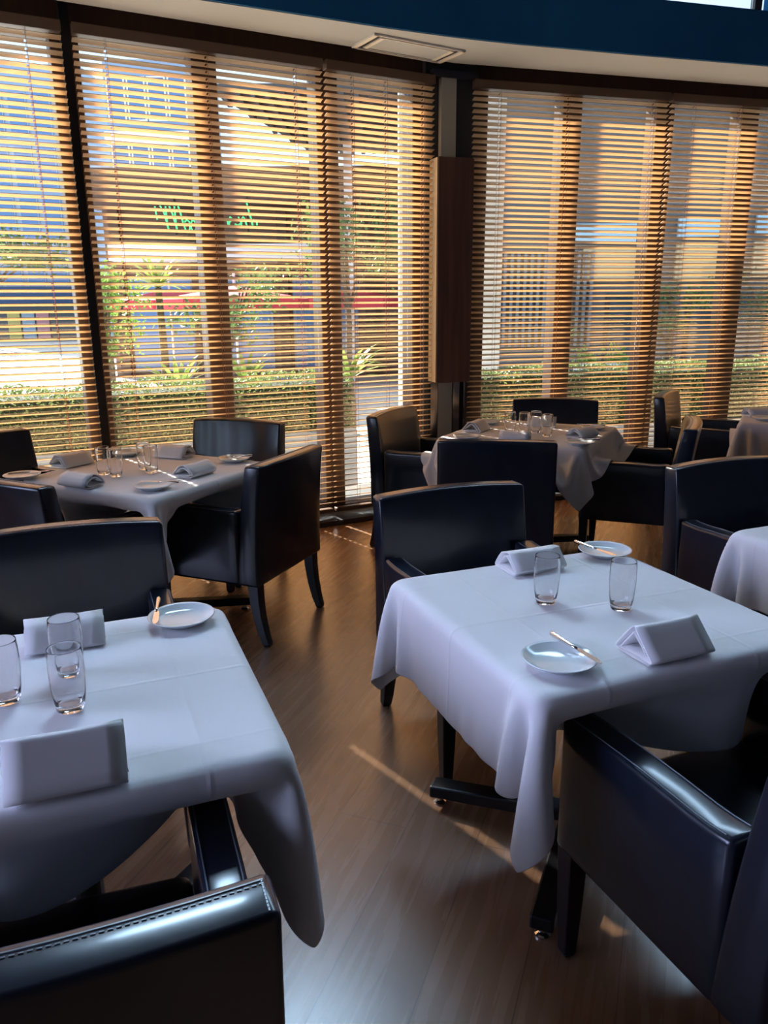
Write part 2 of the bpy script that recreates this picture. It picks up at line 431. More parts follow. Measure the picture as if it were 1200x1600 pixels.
# ------------------------------------------------------------------ pillar at the bend
M['tan'] = mat('sunlit_edge_tan', (0.60, 0.46, 0.28), 0.5)  # pale tan: sunlight from the slat gaps put into the colour
pil = empty('trim_2', (0.50, 5.79, 0), R(20), kind='structure')
b = MB(); b.box((-0.19, 0.062, 0), (0.19, 0.40, SZ + 0.14)); b.build('core', M['header'], pil)
b = MB(); b.box((-0.095, 0.015, 0.0), (0.015, 0.06, SZ - 0.04)); b.build('cream_strip', M['cream'], pil)
for x0, x1 in ((-0.155, -0.10), (0.025, 0.075)):
    b = MB(); b.box((x0, 0.02, 0.0), (x1, 0.06, 0.96)); b.build('mirror_strip', M['chrome'], pil)
b = MB(); b.box((0.10, 0.0, 0.0), (0.112, 0.06, 0.96)); b.build('steel_edge', M['chrome'], pil)
b = MB(); b.box((-0.15, -0.075, 0.945), (0.115, 0.058, 2.45)); b.build('wood_panel', M['panel'], pil, bevel=0.004)
b = MB(); b.box((-0.158, -0.07, 0.95), (-0.150, 0.058, 2.445)); b.build('lit_panel_edge', M['tan'], pil)  # added strip, coloured as the panel side looks when sunlit
b = MB(); b.box((-0.16, 0.0, SZ - 0.05), (0.17, 0.06, SZ - 0.004)); b.build('cap', M['header'], pil)

# ------------------------------------------------------------------ chairs
def make_chair():
    root = empty('armchair', (0, 0, 0))
    def lean(x, y, z):
        t = (z - 0.29) / 0.545
        k = (x / 0.30)
        y = y - 0.034 * t * (y + 0.285) / 0.11
        return (x * (1 - 0.015 * t), y - 0.035 * t * t + 0.028 * k * k * t - 0.022 * t, z + 0.008 * (1 - k * k) * max(0, t - .6) / .4)
    bk = bmobj('backrest', rbox((-0.30, -0.285, 0.29), (0.30, -0.175, 0.835), 0.013, (9, 0, 6), lean), M['leather'], root)
    mb = MB()
    for y in (-0.198, ):
        pts = [lean(x, y, 0.834) for x in np.linspace(-0.288, 0.288, 25)]
        mb.tube([(p[0], p[1], p[2] + .0005) for p in pts], 0.0022, 6)
    # stitch beads beside the piping
    for x in np.linspace(-0.285, 0.285, 64):
        p = lean(x, -0.207, 0.835); mb.box((p[0] - .0028, p[1] - .001, p[2] - .001), (p[0] + .0028, p[1] + .001, p[2] + .0012))
    for sx in (-1, 1):
        for y in np.linspace(-0.27, -0.20, 9):
            p = lean(sx * 0.286, y, 0.835); mb.box((p[0] - .001, p[1] - .0025, p[2] - .001), (p[0] + .001, p[1] + .0025, p[2] + .0012))
    mb.build('stitching', M['thread'], bk)
    for sx in (-1, 1):
        lo = (-0.30, -0.19, 0.29) if sx < 0 else (0.228, -0.19, 0.29)
        hi = (-0.228, 0.285, 0.625) if sx < 0 else (0.30, 0.285, 0.625)
        def dip(x, y, z, sx=sx):
            t = max(0, (z - 0.40) / 0.2)
            r = max(0.0, (-0.08 - y) / 0.11)
            return (x, y, z + t * (0.010 * r * r) + t * 0.004 * math.sin(y * 9 + 1))
        ar = bmobj('arm', rbox(lo, hi, 0.014, (0, 9, 2), dip), M['leather'], root)
        mb = MB()
        for xo in (0.008, 0.064):
            x = lo[0] + xo
            mb.tube([dip(x, y, 0.6258) for y in np.linspace(-0.17, 0.272, 14)], 0.0014, 5)
        mb.build('piping', M['thread'], ar)
    def crown(x, y, z):
        k = 1 - (x / 0.228) ** 2; j = 1 - ((y - 0.05) / 0.24) ** 2
        return (x, y, z + (0.018 * k * max(0, j) if z > 0.42 else 0))
    bmobj('seat', rbox((-0.226, -0.20, 0.355), (0.226, 0.275, 0.455), 0.022, (5, 5, 0), crown), M['leather'], root)
    bmobj('apron', rbox((-0.227, -0.18, 0.29), (0.227, 0.272, 0.358), 0.008), M['leather'], root)
    for sx in (-1, 1):
        mb = MB()   # straight front leg, tapering
        mb.tube([(sx * 0.270, 0.255, 0.30), (sx * 0.270, 0.255, 0.15), (sx * 0.270, 0.256, 0.012), (sx * 0.270, 0.256, 0.0)], [0.036, 0.031, 0.024, 0.019], 4, True)
        mb.build('leg', M['legwood'], root, bevel=0.004)
        mb = MB()   # sabre rear leg
        mb.tube([(sx * 0.258, -0.245, 0.30), (sx * 0.258, -0.248, 0.22), (sx * 0.258, -0.258, 0.14), (sx * 0.257, -0.276, 0.06), (sx * 0.256, -0.292, 0.012), (sx * 0.256, -0.294, 0.0)], [0.038, 0.036, 0.033, 0.029, 0.025, 0.02], 4, True)
        mb.build('leg', M['legwood'], root, bevel=0.004)
    return root
CH = [  # x, y, facing (deg), label
    (-0.50, 0.942, 109, 'black leather armchair in the bottom left corner with a bright sheen along its top edge'),
    (0.775, 1.405, 113, 'black leather armchair in the bottom right corner with a blue sheen on its arm'),
    (0.348, 2.562, 292, 'black leather armchair on the window side of the front middle white table'),
    (-0.895, 2.07, 291, 'black leather armchair on the window side of the front left white table'),
    (1.564, 3.03, 292, 'black leather armchair on the window side of the front right white table'),
    (-0.70, 3.634, 157, 'black leather armchair with curved rear legs showing, right of the back left table'),
    (-1.41, 3.287, 62, 'black leather armchair at the left edge, on the near side of the back left table'),
    (-0.96, 4.39, 249, 'black leather armchair with wrinkled backrest between the back left table and the blinds'),
    (-1.91, 4.00, -28, 'black leather armchair at the left edge, behind the back left table near the blinds'),
    (0.605, 4.14, 82, 'black leather armchair on the near side of the centre back table, seen from behind'),
    (0.305, 4.89, -27, 'black leather armchair left of the centre back table, below the pillar'),
    (1.16, 5.28, 258, 'black leather armchair between the centre back table and the right blinds'),
    (1.49, 4.53, 159, 'black leather armchair right of the centre back table, backrest seen edge on'),
    (2.36, 5.74, -30, 'black leather armchair left of the far right table, close to the right blinds'),
]
def wrinkled():
    m = M['leather'].copy(); m.name = 'wrinkled_black_leather'
    tc = nd(m, 'ShaderNodeTexCoord'); wv = nd(m, 'ShaderNodeTexWave'); wv.bands_direction = 'X'
    wv.inputs['Scale'].default_value = 2.1; wv.inputs['Distortion'].default_value = 9.0; wv.inputs['Detail'].default_value = 1.0; wv.inputs['Detail Scale'].default_value = 0.6
    lk(m, tc, 'Object', wv, 'Vector')
    bp = nd(m, 'ShaderNodeBump'); bp.inputs['Strength'].default_value = 0.3; bp.inputs['Distance'].default_value = 0.015
    lk(m, wv, 'Fac', bp, 'Height'); lk(m, bp, 'Normal', bsdf(m), 'Normal')
    return m
proto = make_chair(); CHAIRS = []
for i, (x, y, a, lab) in enumerate(CH):
    o = proto if i == 0 else copy_tree(proto)
    o.location = (x, y, 0); o.rotation_euler = (0, 0, R(a - 90))
    tag(o, lab, 'chair', 'black leather armchairs at the tables'); CHAIRS.append(o)
    if i == 7:
        for ch in o.children:
            if ch.name.startswith('backrest'): ch.data = ch.data.copy(); ch.data.materials[0] = wrinkled()

# ------------------------------------------------------------------ tables
def make_table(half, h=0.739):
    root = empty('pedestal_table', (0, 0, 0))
    bmobj('tabletop', rbox((-half, -half, h - 0.03), (half, half, h), 0.011), M['tabletop'], root, smooth=False)
    mb = MB(); mb.tube([(0, 0, 0.05), (0, 0, h - 0.03)], 0.036, 20); mb.build('column', M['blackmetal'], root, smooth=False)
    mb = MB(); mb.box((-0.22, -0.22, h - 0.042), (0.22, 0.22, h - 0.03)); mb.build('mounting_plate', M['blackmetal'], root)
    for k in range(4):
        a = R(45 + 90 * k); c, s = math.cos(a), math.sin(a)
        mb = MB()
        def T(p): return (p[0] * c - p[1] * s, p[0] * s + p[1] * c, p[2] - 0.028 * max(0, (p[0] - .03) / .42))
        mb.box((0.02, -0.03, 0.055), (0.43, 0.03, 0.095), T)
        ar = mb.build('base_arm', M['blackmetal'], root, bevel=0.006)
        mb = MB(); mb.lathe([(0.018, 0.0), (0.02, 0.006), (0.011, 0.012), (0.011, 0.03)], 16, (0.405 * c, 0.405 * s, 0)); mb.build('glide', M['chrome'], ar)
    return root
TB = [  # x, y, rotation of the table axes, half size, label bits
    (-0.645, 1.42, 21, 0.372, 'front left'), (0.511, 1.88, 22, 0.375, 'front middle'), (1.667, 2.34, 22, 0.375, 'front right'),
    (-1.10, 3.615, -28, 0.415, 'back left'), (0.881, 4.664, -28, 0.42, 'centre back'), (2.845, 5.16, -28, 0.42, 'far right'),
]
TLAB = ['dark pedestal table under the front left white cloth, beside the bottom left armchair',
        'dark pedestal table under the front middle white cloth, its base foot showing on the floor',
        'dark pedestal table under the white cloth cut off by the right edge in front',
        'dark pedestal table under the back left cloth by the left blinds',
        'dark pedestal table under the centre back cloth near the pillar',
        'dark pedestal table under the far right cloth by the right blinds']
CLAB = ['white tablecloth on the front left table, its long corner hanging over the aisle',
        'white tablecloth on the front middle table, with fold lines and a pointed hanging corner',
        'white tablecloth cut off by the right edge of the photo, front row',
        'shaded beige white tablecloth on the back left table below the left blinds',
        'shaded beige white tablecloth on the centre back table near the pillar',
        'small visible end of a white tablecloth on the far right table by the right blinds']
p75 = make_table(0.350); p84 = make_table(0.392)
p75_used = p84_used = False
TOPZ = 0.742

# cloth draping: small position based cloth solver
def drape(tx, ty, ta, half, size, obbs, shift=(0, 0), twist=0.0, seed=1, N=69, steps=200, iters=13):
    rng = np.random.default_rng(seed)
    L = size; g = np.linspace(-L / 2, L / 2, N); d0 = g[1] - g[0]
    gx, gy = np.meshgrid(g, g, indexing='ij')
    cx = gx * math.cos(twist) - gy * math.sin(twist) + shift[0]; cy = gx * math.sin(twist) + gy * math.cos(twist) + shift[1]
    ex = np.maximum(np.abs(cx) - half, 0); ey = np.maximum(np.abs(cy) - half, 0)
    px = np.clip(cx, -half, half) + np.sign(cx) * ex * 0.5; py = np.clip(cy, -half, half) + np.sign(cy) * ey * 0.5
    ed = np.hypot(ex, ey)
    pz = TOPZ + 0.006 - 0.866 * ed
    P = np.stack([px, py, pz], -1) + rng.normal(0, 0.0008, (N, N, 3))
    Q = P.copy()
    thick = 0.006; half = half + 0.004
    def pair(a, b_, rest, k):
        va = P[a]; vb = P[b_]; dv = vb - va; ln = np.sqrt((dv ** 2).sum(-1, keepdims=True)) + 1e-9
        c = dv * (0.5 * k * (ln - rest) / ln)
        P[a] = va + c; P[b_] = vb - c
    S = slice
    cons = []
    for par in (0, 1):
        n2 = (N - par) // 2
        cons.append(((S(par, par + 2 * n2 - 1, 2), S(None)), (S(par + 1, par + 2 * n2, 2), S(None)), d0, 1.0))
        cons.append(((S(None), S(par, par + 2 * n2 - 1, 2)), (S(None), S(par + 1, par + 2 * n2, 2)), d0, 1.0))
    for par in (0, 1):
        n2 = (N - par) // 2
        cons.append(((S(par, par + 2 * n2 - 1, 2), S(0, N - 1)), (S(par + 1, par + 2 * n2, 2), S(1, N)), d0 * math.sqrt(2), 0.5))
        cons.append(((S(par, par + 2 * n2 - 1, 2), S(1, N)), (S(par + 1, par + 2 * n2, 2), S(0, N - 1)), d0 * math.sqrt(2), 0.5))
    bends = []
    for off in range(4):
        ia = np.arange(off, N - 2, 4)
        if len(ia):
            bends.append((ia, None)); bends.append((None, ia))
    ct, st = math.cos(-ta), math.sin(-ta)
    loc = []
    for (ox, oy, oa, lo, hi, mode) in obbs:      # to table frame
        rx, ry = ox - tx, oy - ty
        lx, ly = rx * ct - ry * st, rx * st + ry * ct
        fx = lx - math.sin(oa - ta) * hi[1] + math.cos(oa - ta) * (lo[0] + hi[0]) / 2; fy = ly + math.cos(oa - ta) * hi[1] + math.sin(oa - ta) * (lo[0] + hi[0]) / 2
        pen = max(0.0, half - max(abs(fx), abs(fy)))
        loc.append((lx, ly, oa - ta, np.array(lo), np.array(hi), mode, pen))
    def slab():
        P[pin] = P0; Q[pin] = P0
        # table slab, rounded edge
        rr = 0.012
        q = np.stack([np.abs(P[..., 0]) - (half - rr), np.abs(P[..., 1]) - (half - rr), np.abs(P[..., 2] - (TOPZ - 0.026)) - (0.026 - rr)], -1)
        qp = np.maximum(q, 0); ln = np.sqrt((qp ** 2).sum(-1)); ins = np.minimum(q.max(-1), 0)
        sd = ln + ins - rr
        hit = sd < thick
        sg = np.sign(P - np.array([0, 0, TOPZ - 0.026])); sg[sg == 0] = 1
        nrm = np.where((ln > 1e-7)[..., None], qp / (ln[..., None] + 1e-12), 0) * sg
        deep = hit & (ln <= 1e-7)
        nrm[deep] = np.eye(3)[q[deep].argmax(-1)] * sg[deep]
        mv = np.where(hit, thick - sd, 0)
        P[...] = P + nrm * mv[..., None]
        top = hit & (nrm[..., 2] > 0.8)
        Q[hit] = Q[hit] + (P[hit] - Q[hit]) * 0.6
        Q[top] = P[top]
    def collide():
        slab()
        for (ox, oy, oa, lo, hi, mode, pen) in loc:
            c, s = math.cos(oa), math.sin(oa)
            x = (P[..., 0] - ox) * c + (P[..., 1] - oy) * s; y = -(P[..., 0] - ox) * s + (P[..., 1] - oy) * c; z = P[..., 2]
            m = 0.009
            yf = hi[1]; zt_ = hi[2]
            if mode == 'push':   # linen is tucked in behind the front of an arm that stands under the table edge
                yf = hi[1] - np.clip((z - hi[2]) / (TOPZ - hi[2]), 0, 1) * pen - 0.35 * pen * (z > hi[2]) - (1 - ramp) * 0.2; zt_ = TOPZ - 0.068
            inside = (x > lo[0] - m) & (x < hi[0] + m) & (y > lo[1] - m) & (y < yf + m) & (z > lo[2] - m) & (z < zt_ + m)
            if not inside.any(): continue
            ii = np.where(inside)
            xs, ys, zs = x[ii], y[ii], z[ii]
            dz = hi[2] + m - zs; yfs = yf[ii] if mode == 'push' else hi[1]
            if mode == 'up':
                D = np.stack([xs - lo[0] + m, hi[0] + m - xs, hi[1] + m - ys, dz * 0.4], -1)
            else:
                D = np.stack([xs - lo[0] + m + 9, hi[0] + m - xs + 9, yfs + m - ys, dz * 2 if mode == 'front' else dz * 0 + 99], -1)
            k = D.argmin(-1)
            xs = np.where(k == 0, lo[0] - m, np.where(k == 1, hi[0] + m, xs)); ys = np.where(k == 2, yfs + m, ys); zs = np.where(k == 3, hi[2] + m, zs)
            P[ii] = np.stack([xs * c - ys * s + ox, xs * s + ys * c + oy, zs], -1)
            Q[ii] = Q[ii] + (P[ii] - Q[ii]) * 0.5
        slab()
    pin = (np.abs(cx) < half - 0.012) & (np.abs(cy) < half - 0.012); P0 = P[pin].copy()
    ramp = 0.0
    for it in range(steps):
        ramp = min(1.0, it / 90)
        V = (P - Q) * (0.975 if it < steps - 40 else 0.9); Q[...] = P
        P[...] = P + V; P[..., 2] -= 9.8 / 60 / 60 * 0.3
        for _ in range(iters):
            for ia, axis in bends:
                if ia is not None:
                    pair((ia, S(None)), (ia + 2, S(None)), 2 * d0, 0.06)
                else:
                    pair((S(None), axis), (S(None), axis + 2), 2 * d0, 0.06)
            for a, b_, r_, k in cons: pair(a, b_, r_, k)
            collide()
    for _ in range(3): collide()
    return P, N

def cloth_obj(P, N, loc, rz, label):
    vs = P.reshape(-1, 3).tolist(); fs = []
    for i in range(N - 1):
        for j in range(N - 1): fs.append((i * N + j, (i + 1) * N + j, (i + 1) * N + j + 1, i * N + j + 1))
    me = bpy.data.meshes.new('tablecloth'); me.from_pydata(vs, [], fs)
    uv = me.uv_layers.new(name='UVMap')
    idx = np.empty(len(me.loops), dtype=np.int32); me.loops.foreach_get('vertex_index', idx)
    co = np.stack([(idx // N) / (N - 1), (idx % N) / (N - 1)], -1).astype(np.float32)
    uv.data.foreach_set('uv', co.ravel())
    for p in me.polygons: p.use_smooth = True
    o = bpy.data.objects.new('tablecloth', me); COL.objects.link(o); me.materials.append(M['cloth'])
    o.location = loc; o.rotation_euler = (0, 0, rz)
    sd = o.modifiers.new('solid', 'SOLIDIFY'); sd.thickness = 0.0016; sd.offset = 1.0
    sb = o.modifiers.new('smooth', 'SUBSURF'); sb.levels = 1; sb.render_levels = 1
    return tag(o, label, 'tablecloth', 'white tablecloths on the dining tables')

for i, (x, y, a, half, bit) in enumerate(TB):
    if half < 0.4: o = p75 if not p75_used else copy_tree(p75); p75_used = True
    else: o = p84 if not p84_used else copy_tree(p84); p84_used = True
    o.location = (x, y, 0); o.rotation_euler = (0, 0, R(a))
    tag(o, TLAB[i], 'table', 'dark pedestal tables under the cloths')
    if i == 1:      # this base stands a little off the middle of its top
        for ch in o.children:
            if not ch.name.startswith('tabletop'): ch.location = (0.058, 0.068, 0)
    obbs = []
    for (cx, cy, ca, _) in CH:
        if math.hypot(cx - x, cy - y) > 1.25: continue
        oa = R(ca - 90); am = 'push' if CH.index((cx, cy, ca, _)) in (0, 1, 5, 6) else 'up'
        obbs.append((cx, cy, oa, (-0.30, -0.19, 0.2), (-0.228, 0.285, 0.631), am))
        obbs.append((cx, cy, oa, (0.228, -0.19, 0.2), (0.30, 0.285, 0.631), am))
        obbs.append((cx, cy, oa, (-0.30, -0.33, 0.2), (0.30, -0.165, 0.85), 'front'))
        obbs.append((cx, cy, oa, (-0.228, -0.18, 0.2), (0.228, 0.28, 0.475), 'up'))
    P, N = drape(x, y, R(a), half, 1.215 if half < .4 else 1.28, obbs,
                 shift=[(0.024, -0.010), (-0.008, -0.012), (0.01, 0), (0.012, -0.02), (-0.01, -0.01), (0, 0)][i], twist=[0.02, -0.02, 0.03, 0.02, -0.03, 0.02][i], seed=i + 3)
    cloth_obj(P, N, (x, y, 0), R(a), CLAB[i])
TZ = TOPZ + 0.0085   # upper face of the linen

# ------------------------------------------------------------------ table ware
def make_plate():
    root = empty('side_plate')
    mb = MB()
    mb.lathe([(0.0, 0.003), (0.040, 0.003), (0.042, 0.0), (0.046, 0.0), (0.050, 0.004), (0.070, 0.012), (0.079, 0.0185), (0.080, 0.0200), (0.079, 0.0212),
              (0.074, 0.0185), (0.060, 0.0105), (0.050, 0.0075), (0.0, 0.0065)], 56)
    mb.build('plate_body', M['china'], root, smooth=True)
    return root
def make_knife():
    # lies along +x, blade at +x, resting across the rim
    root = empty('butter_knife')
    mb = MB()
    n = 14; top = []; 
    xs = np.linspace(0.0, 0.085, n)
    for x in xs:
        t = x / 0.085; wv = 0.0085 * (1 - max(0, (t - .75) / .25) ** 2 * .8) * (0.6 + 0.4 * min(1, t * 5))
        top.append((x, wv))
    for (x0, w0), (x1, w1) in zip(top[:-1], top[1:]):
        mb.v += [(x0, -w0 * .6, .0006), (x0, w0, .0006), (x1, w1, .0006), (x1, -w1 * .6, .0006), (x0, -w0 * .6, -.0006), (x0, w0, -.0006), (x1, w1, -.0006), (x1, -w1 * .6, -.0006)]
        k = len(mb.v) - 8
        mb.f += [(k, k + 3, k + 2, k + 1), (k + 4, k + 5, k + 6, k + 7), (k + 1, k + 2, k + 6, k + 5), (k, k + 4, k + 7, k + 3)]
    mb.build('blade', M['steel'], root)
    mb = MB(); mb.tube([(0.004, 0, 0), (-0.01, 0, 0), (-0.04, 0, 0), (-0.078, 0, 0), (-0.086, 0, 0), (-0.089, 0, 0)], [0.0032, 0.0042, 0.0045, 0.0062, 0.0056, 0.003], 12)
    mb.build('handle', M['steel'], root, smooth=True)
    return root
def make_glass(h=0.128, r=0.0335):
    root = empty('water_glass')
    mb = MB()
    mb.lathe([(0.0, 0.0), (r * .66, 0.0), (r * .72, 0.0008), (r * .76, 0.0028), (r * .79, 0.007), (r * .90, 0.03), (r * .99, 0.07), (r * .99, 0.09), (r * .975, 0.11), (r * .943, h - .0035), (r * .938, h - .0012), (r * .93, h), (r * .918, h), (r * .908, h - .0012), (r * .903, h - .0035), (r * .932, 0.11), (r * .945, 0.09), (r * .945, 0.07), (r * .85, 0.034), (r * .76, 0.0185), (r * .70, 0.0145), (r * .6, 0.013), (0.0, 0.0125)], 40)
    mb.build('glass_body', M['tumbler'], root, smooth=True)
    return root
def make_napkin(style):
    root = empty('folded_napkin')
    # cross section of a folded napkin: layered linen spiralling into a tent
    if style == 0:
        c = [(0.050, 0.004), (-0.046, 0.004), (-0.056, 0.012), (-0.010, 0.068), (-0.002, 0.072), (0.006, 0.069), (0.056, 0.016), (0.057, 0.010), (0.050, 0.0105), (-0.030, 0.0115), (-0.037, 0.016), (-0.004, 0.058), (0.003, 0.058), (0.040, 0.021)]
        L = 0.172
    elif style == 1:
        c = [(0.045, 0.004), (-0.040, 0.004), (-0.055, 0.016), (-0.052, 0.030), (-0.038, 0.044), (-0.018, 0.054), (0.004, 0.057), (0.028, 0.047), (0.048, 0.024), (0.052, 0.013), (0.044, 0.010), (-0.028, 0.011), (-0.042, 0.020), (-0.036, 0.032), (-0.010, 0.044), (0.012, 0.044), (0.034, 0.024)]
        L = 0.165
    else:
        c = [(0.048, 0.004), (-0.050, 0.004), (-0.058, 0.010), (-0.020, 0.054), (0.016, 0.060), (0.024, 0.056), (0.056, 0.020), (0.055, 0.012), (0.046, 0.010), (-0.030, 0.011), (-0.036, 0.016), (-0.010, 0.045), (0.010, 0.047), (0.042, 0.020)]
        L = 0.168
    # smooth resample
    pts = [Vector((p[0], p[1], 0)) for p in c]; dense = []
    for i in range(len(pts) - 1):
        p0, p1, p2, p3 = pts[max(i - 1, 0)], pts[i], pts[i + 1], pts[min(i + 2, len(pts) - 1)]
        for t in (0, .25, .5, .75):
            lin = p1.lerp(p2, t)
            cr = 0.5 * ((2 * p1) + (p2 - p0) * t + (2 * p0 - 5 * p1 + 4 * p2 - p3) * t * t + (3 * p1 - p0 - 3 * p2 + p3) * t ** 3)
            dense.append(lin.lerp(cr, 0.5))
    dense.append(pts[-1])
    th_ = 0.0017; n = len(dense); outl = []
    nr = []
    for i in range(n):
        t = dense[min(i + 1, n - 1)] - dense[max(i - 1, 0)]; t.normalize(); nr.append(Vector((-t.y, t.x, 0)))
    mb = MB(); ns = 7
    for j in range(ns):
        x = -L / 2 + L * j / (ns - 1); sag = 1 - 0.03 * math.sin(PI * j / (ns - 1))
        for sgn in (1, -1):
            for i in range(n):
                p = dense[i] + nr[i] * th_ * sgn
                mb.v.append((x + 0.0015 * math.sin(i * .7), p.x, max(p.y * sag, 0.0012)))
    w_ = 2 * n
    for j in range(ns - 1):
        for i in range(n - 1):
            a, b_ = j * w_ + i, (j + 1) * w_ + i
            mb.f.append((a, a + 1, b_ + 1, b_)); mb.f.append((a + n, b_ + n, b_ + n + 1, a + n + 1))
        for i in (0, n - 1):
            a, b_ = j * w_ + i, (j + 1) * w_ + i
            mb.f.append((a, b_, b_ + n, a + n))
    for j in (0, ns - 1):
        for i in range(n - 1):
            a = j * w_ + i; mb.f.append((a, a + n, a + n + 1, a + 1))
    o = mb.build('linen', M['napkin'], root, smooth=True)
    return root

plate0 = make_plate(); knife0 = make_knife(); glass0 = make_glass(); naps = [make_napkin(k) for k in range(3)]
used = {}
def place(proto, x, y, rz, label, cat, group, z=TZ, rx=None):
    if id(proto) in used: o = copy_tree(proto)
    else: o = proto; used[id(proto)] = 1
    o.scale = (1, 1, 1); o.location = (x, y, z); o.rotation_euler = (0, 0, rz) if rx is None else (rx[0], rx[1], rz)
    return tag(o, label, cat, group)
PG, KG, GG, NG = 'white side plates on the tables', 'butter knives on the side plates', 'water glasses on the tables', 'folded white napkins on the tables'
T1, T2, T4_, T3_ = 'front left table', 'front middle table', 'centre back table', 'back left table'
def plate(x, y, lab): place(plate0, x, y, 0, lab, 'plate', PG)
def knife(x, y, ang, lab): place(knife0, x, y, R(ang), lab, 'knife', KG, TZ + 0.0262)
def glass(x, y, lab): place(glass0, x, y, 0.3, lab, 'glass', GG)
def napkin(k, x, y, ang, lab): return place(naps[k], x, y, R(ang), lab, 'napkin', NG, TZ + 0.0006)

plate(-0.497, 1.787, 'white side plate on the front left table at its back right corner')
knife(-0.560, 1.795, 282, 'butter knife across the left rim of the plate on the front left table')
glass(-0.606, 1.362, 'water glass on the front left table, the nearer of the overlapping pair')
glass(-0.664, 1.507, 'water glass on the front left table, the farther of the overlapping pair')
glass(-0.745, 1.395, 'water glass cut by the left edge of the photo on the front left table')
napkin(2, -0.735, 1.672, 21, 'folded white napkin at the far side of the front left table, behind the glasses')
big_napkin = napkin(0, -0.52, 1.13, 21, 'large folded white napkin at the near edge of the front left table')

big_napkin.scale = (1.06, 1.0, 1.22)
plate(0.371, 1.535, 'white side plate at the near left corner of the front middle table')
knife(0.412, 1.562, 294, 'butter knife on the right rim of the near plate of the front middle table')
plate(0.675, 2.285, 'white side plate at the far corner of the front middle table, behind the glasses')
knife(0.640, 2.268, 300, 'butter knife across the far plate of the front middle table')
glass(0.416, 1.897, 'water glass on the front middle table, the left one of two, by the far napkin')
glass(0.596, 1.849, 'water glass on the front middle table, the right one of two, in front of the far plate')
napkin(0, 0.617, 1.595, 202, 'folded white napkin standing like a tent on the near right of the front middle table')
napkin(2, 0.425, 2.165, 202, 'folded white napkin at the far left edge of the front middle table')

plate(-1.629, 3.455, 'side plate at the left corner of the back left table')
knife(-1.60, 3.465, 20, 'butter knife on the leftmost plate of the back left table')
plate(-0.975, 3.225, 'side plate at the near corner of the back left table')
knife(-0.955, 3.25, 170, 'butter knife on the nearest plate of the back left table')
plate(-0.741, 3.815, 'side plate at the right corner of the back left table, by the window chair')
knife(-0.735, 3.80, 200, 'butter knife on the plate at the right corner of the back left table')
plate(-1.335, 4.00, 'side plate at the far corner of the back left table, behind the glasses')
for (x, y), l in zip([(-1.285, 3.53), (-1.215, 3.485), (-1.13, 3.64), (-1.075, 3.56)],
                     ['leftmost of four water glasses on the back left table', 'second water glass from the left on the back left table',
                      'third water glass from the left on the back left table', 'rightmost of four water glasses on the back left table']): glass(x, y, l)
napkin(1, -1.30, 3.29, -28, 'folded napkin on the near side of the back left table')
napkin(1, -0.86, 3.50, 62, 'rolled napkin on the right side of the back left table')
napkin(2, -1.065, 3.945, -22, 'folded napkin on the window side of the back left table')
napkin(2, -1.515, 3.75, 60, 'folded napkin on the left side of the back left table')

plate(0.668, 4.985, 'side plate at the far left of the centre back table, in front of the pillar')
plate(1.280, 4.735, 'side plate at the right corner of the centre back table')
knife(1.262, 4.745, 150, 'butter knife on the plate at the right corner of the centre back table')
plate(1.066, 4.20, 'side plate at the near right corner of the centre back table')
knife(1.09, 4.225, 175, 'butter knife on the near right plate of the centre back table')
plate(0.475, 4.42, 'side plate at the left corner of the centre back table')
for (x, y), l in zip([(0.752, 4.62), (0.828, 4.575), (0.905, 4.625), (0.945, 4.49)],
                     ['leftmost of four water glasses on the centre back table', 'second water glass from the left on the centre back table',
                      'third water glass from the left on the centre back table', 'rightmost of four water glasses on the centre back table']): glass(x, y, l)
napkin(1, 0.735, 4.33, -20, 'folded napkin on the near side of the centre back table')
napkin(2, 0.99, 4.86, -15, 'folded napkin on the window side of the centre back table')
napkin(1, 1.135, 4.44, 40, 'rolled napkin on the right side of the centre back table')
napkin(2, 0.565, 4.72, 62, 'folded napkin on the left side of the centre back table')
napkin(1, 2.50, 5.23, 10, 'folded napkin on the far right table')
plate(2.47, 5.06, 'side plate on the far right table')

# ------------------------------------------------------------------ outside
GZ = -0.25
M['paving'] = mat('pale_plaza_paving', (0.62, 0.60, 0.57), 0.8)
add_noise(M['paving'], (0.56, 0.54, 0.51), (0.68, 0.66, 0.62), (0.6, 0.6, 0.6), 4)
M['conc'] = mat('grey_planter_concrete', (0.30, 0.31, 0.33), 0.8)
M['hedgecore'] = mat('hedge_twigs', (0.02, 0.035, 0.015), 0.9)
def leaf_mat(name, c1, c2):
    m = mat(name, c1, 0.45)
    g = nd(m, 'ShaderNodeNewGeometry'); r = nd(m, 'ShaderNodeValToRGB')
    r.color_ramp.elements[0].color = (*c1, 1); r.color_ramp.elements[1].color = (*c2, 1)
    lk(m, g, 'Random Per Island', r, 'Fac'); lk(m, r, 'Color', bsdf(m), 'Base Color')
    t = nd(m, 'ShaderNodeBsdfTranslucent'); lk(m, r, 'Color', t, 'Color')
    mx = nd(m, 'ShaderNodeMixShader'); mx.inputs[0].default_value = 0.35
    out = m.node_tree.nodes['Material Output']
    lk(m, bsdf(m), 0, mx, 1); lk(m, t, 0, mx, 2); lk(m, mx, 0, out, 0)
    return m
M['hedgeleaf'] = leaf_mat('hedge_leaves', (0.09, 0.16, 0.05), (0.32, 0.36, 0.12))
M['leaf'] = leaf_mat('tree_leaves', (0.05, 0.11, 0.04), (0.16, 0.24, 0.08))
M['leaf2'] = leaf_mat('bright_leaves', (0.14, 0.28, 0.05), (0.32, 0.45, 0.10))
M['palm'] = leaf_mat('palm_leaves', (0.14, 0.22, 0.04), (0.36, 0.42, 0.10))
M['bark'] = mat('bark', (0.10, 0.07, 0.05), 0.9)
rs = random.Random(5)
